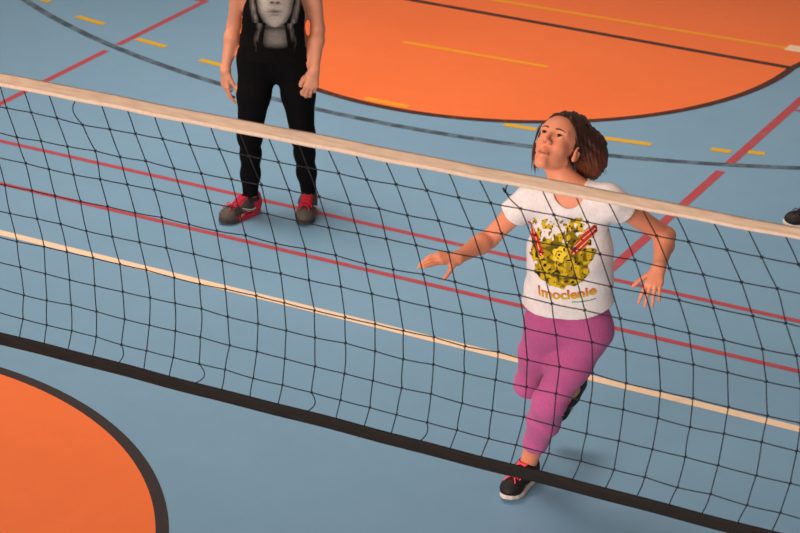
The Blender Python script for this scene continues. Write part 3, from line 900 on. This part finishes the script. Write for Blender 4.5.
text_decal(ws, 'Imoclenie', P_(.675, -.004, 0)-up2*.178, nrm(Ls+.03*upd), up2, Fs, .056, lin(196, 60, 40)[:3], lin(206, 176, 40)[:3], .9)
def underline(s, t):
    return lin(70, 150, 110)[:3] if abs(t-.5*s*s) < .35 else None
decal('underline', ws, P_(.675, .062, 0)-up2*.190, nrm(Ls+.03*upd), up2, Fs, .085, .012, 24, 6, underline)

# her shoes: black mesh, coral laces, pale soles
def black_shoe(V):
    c = np.tile(np.array(lin(24, 23, 25)[:3]), (len(V), 1))
    c[(V[:, 2] > .098) & (V[:, 0] < .09)] = lin(14, 14, 15)[:3]
    return c
JW = w['J']
build_shoe(w, JW['ankL'], v(-.06, -1, 0), (0, 0, 1), .93, black_shoe, pale_sole, M['pink_lace'], 1)
build_shoe(w, JW['ankR'], v(-.085, -.03, -.155), v(.16, -.6, .2), .93, black_shoe, pale_sole, M['pink_lace'], 1)

# hair
def hair_obj(c, F, locks, dark, mid, light, tipz, h=.0036):
    V, Q = polygonize(F, h)
    zt = np.clip((V[:, 2]-tipz[0])/(tipz[1]-tipz[0]), 0, 1)[:, None]
    cols = np.array(light)*(1-zt)+np.array(mid)*zt
    mb = MB(); mb.V = [tuple(x) for x in V]; mb.F = [tuple(map(int, q)) for q in Q]; mb.I = [0]*len(Q); mb.C = [tuple(x) for x in cols]
    for root, mid_, tip, rad in locks:
        kk = rng.uniform(.75, 1.3)
        lock_hair(mb, root, mid_, tip, rad, 10, np.array(dark)*kk, np.array(light)*kk)
    return mb.build('hair', M['hair'], c['root'])
cap = AND(EL((-.014, 0, .049), (.106, .0815, .092)), HS((.058, 0, .090), (1, 0, -.60)), .008)
cap = XF(cap, Ho, RH, hs)
sw = U(.055, [cap, RC((-3.378, 7.755, 1.528), (-3.318, 7.765, 1.472), .066, .054), RC((-3.318, 7.765, 1.472), (-3.292, 7.752, 1.424), .054, .046), RC((-3.335, 7.765, 1.46), (-3.322, 7.745, 1.392), .044, .036)])
sw = U(.012, [sw, RC(hp(-.02, -.072, .05), (-3.505, 7.695, 1.462), .018, .015), RC((-3.505, 7.695, 1.462), (-3.490, 7.655, 1.402), .015, .005)])
sw = DISP(sw, lambda V: .0022*np.sin(210*(V[:, 0]*.75+V[:, 2]*.30)+4*np.sin(25*V[:, 2])+60*V[:, 1])+.0012*np.sin(420*V[:, 0]+150*V[:, 1]+90*V[:, 2]), .004)
locks = []
for i in range(150):
    a = rng.uniform(0, 1)
    if a < .45: root = hp(*(v(.050, .0, .116)*(1-a/.45)+v(.004, .080, .050)*(a/.45)))
    else: root = hp(*(v(.046, .0, .118)*(1-(a-.45)/.55)+v(-.07, .0, .125)*((a-.45)/.55)))
    tip = v(-3.292, 7.745, 1.388)+v(*(rng.normal(size=3)*np.array([.022, .026, .008])))
    if rng.random() < .15: tip = tip+v(.02, 0, .03)
    mid_ = (root+tip)/2
    o_ = mid_-(Ho+v(.0, .0, .02)@RH); o_ = o_/np.linalg.norm(o_)
    ext = rng.uniform(.100, .118)
    mid_ = Ho+v(0, 0, .02)@RH+o_*ext
    locks.append((root, mid_, tip, rng.uniform(.0018, .0036)))
for i in range(16):
    root = hp(.03+rng.uniform(-.03, .03), -.078, .06+rng.uniform(-.02, .03)); tip = v(-3.492+rng.normal()*.008, 7.655, 1.388+rng.normal()*.008)
    locks.append((root, (root+tip)/2+v(-.016, 0, .01), tip, rng.uniform(.002, .0035)))
for i in range(34):                                                  # strands combed back from the forehead
    s_ = rng.uniform(-.055, .06); root = hp(.062-abs(s_)*.35, s_, .103-abs(s_)*.36); tip = hp(-.085, .06+rng.uniform(-.03, .02), .05)
    locks.append((root, hp(-.01, s_*1.1+.022, .150), tip, rng.uniform(.003, .0045)))
hair_obj(w, sw, locks, lin(56, 27, 17)[:3], lin(58, 28, 17)[:3], lin(112, 58, 34)[:3], (1.39, 1.50))

# ================================================================== the standing player in black
Bk = dict(
    base=(-5.79, 9.58, 0), hipdir=(.88, .47, 0), shdir=(.88, .47, 0), k=.97, slim=1.10, armw=.90, legw={'L': .94, 'R': .94}, calf=.75,
    J={'hipL': (-5.714, 9.637, 0.83), 'hipR': (-5.872, 9.553, 0.83), 'kneeL': (-5.655, 9.61, 0.455), 'kneeR': (-5.878, 9.475, 0.455),
       'ankL': (-5.677, 9.709, 0.088), 'ankR': (-5.915, 9.530, 0.088), 'toeL': (-5.60, 9.53, 0.02), 'toeR': (-5.945, 9.33, 0.02),
       'shL': (-5.640, 9.685, 1.262), 'shR': (-5.950, 9.520, 1.262), 'elL': (-5.618, 9.700, .985), 'elR': (-6.010, 9.555, .985),
       'wrL': (-5.572, 9.585, .812), 'wrR': (-6.010, 9.465, .772)},
    footupL=(0, 0, 1), footupR=(0, 0, 1),
    handL=((-.14, -.25, -1), (.50, -.85, .0), 1, (.42, .46, .50, .55), .05, .35, .5),
    handR=((.10, -.10, -1), (-.45, -.85, 0), 1, (.20, .30, .42, .5), .09, .4, .4),
    head=(-5.792, 9.590, 1.475), headR=rot_basis(24, 4, 0), hs=1.0, gaze=(1, 0, 0), skin=lin(212, 146, 116)[:3])
b = person('person', Bk)
tag(b['root'], 'woman standing in black top with face print and black leggings, head above picture', 'person')
leggings(b, 'leggings', M['black_legging'], .93, .20)
def folds_black(V):
    s_ = V@nrm(v(.88, .47, 0)); return .0030*np.sin(85*V[:, 2]+6*np.sin(20*s_))*np.clip((np.abs(s_+.6)-0), .2, 1)*np.clip((V[:, 2]-.84)/.05, 0, 1)
bs = tshirt(b, 'top', M['black_shirt'], .045, .010, .004, {'L': .3, 'R': .3}, (.085, .11), folds_black, srad=(.060, .062), droop=.0)
def face_print(s, t):
    x, y = s*.148/.92, t*.20/.90                                            # metres from the middle of the printed lips
    n = vnoise(x*90, y*300, 3); m_ = vnoise(x*160, y*40, 4)
    g = lambda cx, cy, sx, sy: math.exp(-(((x-cx)/sx)**2+((y-cy)/sy)**2))
    L_ = 0.
    hw = float(np.interp(y, [-.085, -.075, -.05, 0, .06, .14, .19], [.0, .035, .062, .086, .098, .100, .085]))
    if abs(x) < hw and y > -.085:
        e = min(1, (hw-abs(x))/.03)
        L_ = .10+.42*e*(1-.45*max(0, x/.1)**1.2)
        L_ += .12*g(0, -.045, .035, .018)+.12*g(-.05, .04, .03, .04)
        L_ *= 1-.75*g(0, .004, .040, .0045)-.45*g(0, .012, .030, .006)-.42*g(0, -.012, .026, .006)
        L_ *= 1-.8*g(-.016, .052, .012, .006)-.8*g(.016, .052, .012, .006)-.35*g(0, .045, .03, .008)
        for sg in (-1, 1): L_ *= 1-.8*g(sg*.042, .118, .022, .008)-.6*g(sg*.042, .146, .028, .006)
        L_ *= .85+.3*n
    elif y < -.07 and abs(x) < .052+(-.07-y)*.12:
        L_ = (.30-.10*math.exp(-((y+.085)/.018)**2)*2)*(1-(abs(x-.005)/.075)**2)*(.8+.4*n)
        if y < -.165: L_ *= max(0, 1-(-.165-y)/.04)
    else:
        c = abs(abs(x)-.110-.010*math.sin(y*24)+(.018 if y < -.06 else 0))
        L_ = max(0, .30-c*14)*(.25+1.0*m_)*(1 if y > -.06 else max(.15, 1-(-.06-y)*6))
    if L_ < .035: return None
    L_ = min(.9, L_*1.25-.02)*.52
    return (L_*1.0, L_*.93, L_*.86)
bP, bL, bF, bU = b['P_'], b['Ls'], b['Fs'], b['upd']
decal('face_print', bs, bP(.62, .0, 0)+bU*.012, bL, bU, bF, .296, .40, 110, 150, face_print)

def red_shoe(V):
    x, y, z = V.T
    c = np.tile(np.array(lin(62, 54, 52)[:3]), (len(V), 1)); RDc = np.array(lin(184, 36, 66)[:3])
    c[(x < .075) & (z < .085)] = RDc
    c[(np.abs(y) < .030) & (x > .095) & (x < .175) & (z > .055)] = RDc*.8
    c[(np.abs(z-.032-.10*np.clip(.16-x, 0, .1)) < .009) & (x < .2)] = RDc
    c[(z > .088) & (x < .10)] = lin(40, 36, 38)[:3]
    c[(x > .205)] = lin(78, 70, 66)[:3]
    c[(x < .03) & (z > .075)] = RDc
    return c
def red_sole(V):
    c = np.tile(np.array(lin(186, 36, 66)[:3]), (len(V), 1)); c[V[:, 0] > .175+.02*np.sin(V[:, 1]*60)] = lin(58, 50, 50)[:3]
    return c
JB = b['J']
mk = [(((.060, .050), (.085, .042), (.10, .048), (.150, .070)), .008)]
build_shoe(b, JB['ankL'], v(.36, -.93, 0), (0, 0, 1), .98, red_shoe, red_sole, M['red_lace'], 1, mk)
build_shoe(b, JB['ankR'], v(-.30, -.95, 0), (0, 0, 1), .98, red_shoe, red_sole, M['red_lace'], 1, mk)
def plain_hair(c):
    Ho, RH, hs = c['Ho'], c['RH'], c['hs']; q = lambda *a: Ho+v(*a)@RH*hs
    F = XF(AND(EL((-.014, 0, .049), (.107, .083, .093)), HS((.075, 0, .090), (1, 0, -.62)), .006), Ho, RH, hs)
    F = U(.02, [F, RC(q(-.11, 0, .08), q(-.14, 0, .02), .035, .032), RC(q(-.14, 0, .02), q(-.13, 0, -.12), .032, .014)])
    F = DISP(F, lambda V: .002*np.sin(260*(V@RH[1])+3*np.sin(30*V[:, 2])), .003)
    hair_obj(c, F, [], lin(46, 28, 20)[:3], lin(50, 30, 22)[:3], lin(70, 42, 30)[:3], (1.30, 1.45), .005)
plain_hair(b)

# ================================================================== a third player, of whom the picture shows only a shoe at the right edge
Rt = dict(
    base=(-3.26, 10.85, 0), hipdir=(.25, -.97, 0), shdir=(.25, -.97, 0), k=1.0, slim=1.0,
    J={'hipL': (-3.13, 10.86, 0.84), 'hipR': (-3.17, 11.03, 0.84), 'kneeL': (-3.20, 10.86, 0.47), 'kneeR': (-3.12, 11.10, 0.47),
       'ankL': (-3.322, 10.812, 0.09), 'ankR': (-3.04, 11.12, 0.09), 'toeL': (-3.50, 10.75, 0.02), 'toeR': (-3.24, 11.07, 0.02),
       'shL': (-3.10, 10.77, 1.33), 'shR': (-3.17, 11.12, 1.33), 'elL': (-3.02, 10.70, 1.06), 'elR': (-3.10, 11.22, 1.06),
       'wrL': (-3.10, 10.68, .83), 'wrR': (-3.18, 11.23, .83)},
    footupL=(0, 0, 1), footupR=(0, 0, 1),
    handL=((-.1, 0, -1), (0, -1, 0), 1, (.4, .4, .45, .5), .06, .4, .4), handR=((-.1, 0, -1), (0, 1, 0), 1, (.4, .4, .45, .5), .06, .4, .4),
    head=(-3.15, 10.95, 1.55), headR=rot_basis(-75, 0, 0), hs=1.0, h=.006)
t3 = person('person', Rt)
tag(t3['root'], 'player at right picture edge showing only a black shoe with white sole', 'person')
leggings(t3, 'leggings', M['black_legging'], .93, .20, h=.006)
tshirt(t3, 't_shirt', M['black_shirt'], .10, .012, .004, {'L': .4, 'R': .4}, h=.004)
def dark_shoe(V):
    c = np.tile(np.array(lin(26, 25, 24)[:3]), (len(V), 1)); return c
J3 = t3['J']
mk3 = [(((.100, .046), (.115, .040), (.125, .044), (.150, .056)), .006)]
build_shoe(t3, J3['ankL'], v(-.95, -.30, 0), (0, 0, 1), 1.0, dark_shoe, pale_sole, M['black_lace'], 1, mk3)
build_shoe(t3, J3['ankR'], v(-.98, -.20, 0), (0, 0, 1), 1.0, dark_shoe, pale_sole, M['black_lace'], 1, mk3)
plain_hair(t3)

# ------------------------------------------------------------------ the hall's far wall and its right-hand wall (outside the picture)
M['wall'] = mat_noise('painted_wall', lin(196, 194, 186), lin(204, 202, 194), 3, .8)
for nm, lo_, hi_ in (('wall_far', (-24, 24, -.2), (10, 24.3, 9)), ('wall_right', (10, -6, -.2), (10.3, 24.3, 9))):
    c_ = [(a_+b_)/2 for a_, b_ in zip(lo_, hi_)]; h_ = [(b_-a_)/2 for a_, b_ in zip(lo_, hi_)]
    wb = MB(); wb.box(c_, *h_); tag(wb.build(nm, M['wall'], None, False), kind='structure')

# ------------------------------------------------------------------ light
wd = bpy.data.worlds.new('hall'); scene.world = wd; wd.use_nodes = True
bg = wd.node_tree.nodes['Background']; bg.inputs[0].default_value = (1.0, .78, .68, 1); bg.inputs[1].default_value = .24
def area(name, loc, target, sx, sy, power, col):
    l = bpy.data.lights.new(name, 'AREA'); l.shape = 'RECTANGLE'; l.size = sx; l.size_y = sy; l.energy = power; l.color = col
    o = bpy.data.objects.new(name, l); COL.objects.link(o); o.location = loc
    o.rotation_euler = (Vector(target)-Vector(loc)).to_track_quat('-Z', 'Y').to_euler()
area('window_and_fill_light', (-16, 9.5, 6.0), (-5, 9, .5), 9, 3.5, 240, (1.0, .80, .70))
area('window_and_fill_light', (-5.2, -6, 4.6), (-5, 9, 1.0), 12, 2.4, 2250, (1.0, .80, .68))  # added front fill to brighten the players; no window known on this side
def lamp(name, loc, target, power, ang, col):
    l = bpy.data.lights.new(name, 'SPOT'); l.energy = power; l.color = col; l.spot_size = math.radians(ang); l.spot_blend = 1; l.shadow_soft_size = 2.2
    o = bpy.data.objects.new(name, l); COL.objects.link(o); o.location = loc
    o.rotation_euler = (Vector(target)-Vector(loc)).to_track_quat('-Z', 'Y').to_euler()
lamp('ceiling_lamp', (-7.4, 9.6, 8.5), (-5.6, 10.6, 0), 2900, 66, (1.0, .80, .68))

vs = scene.view_settings
vs.view_transform = 'Standard'; vs.look = 'None'; vs.gamma = 1; vs.use_curve_mapping = False; vs.exposure = 0.
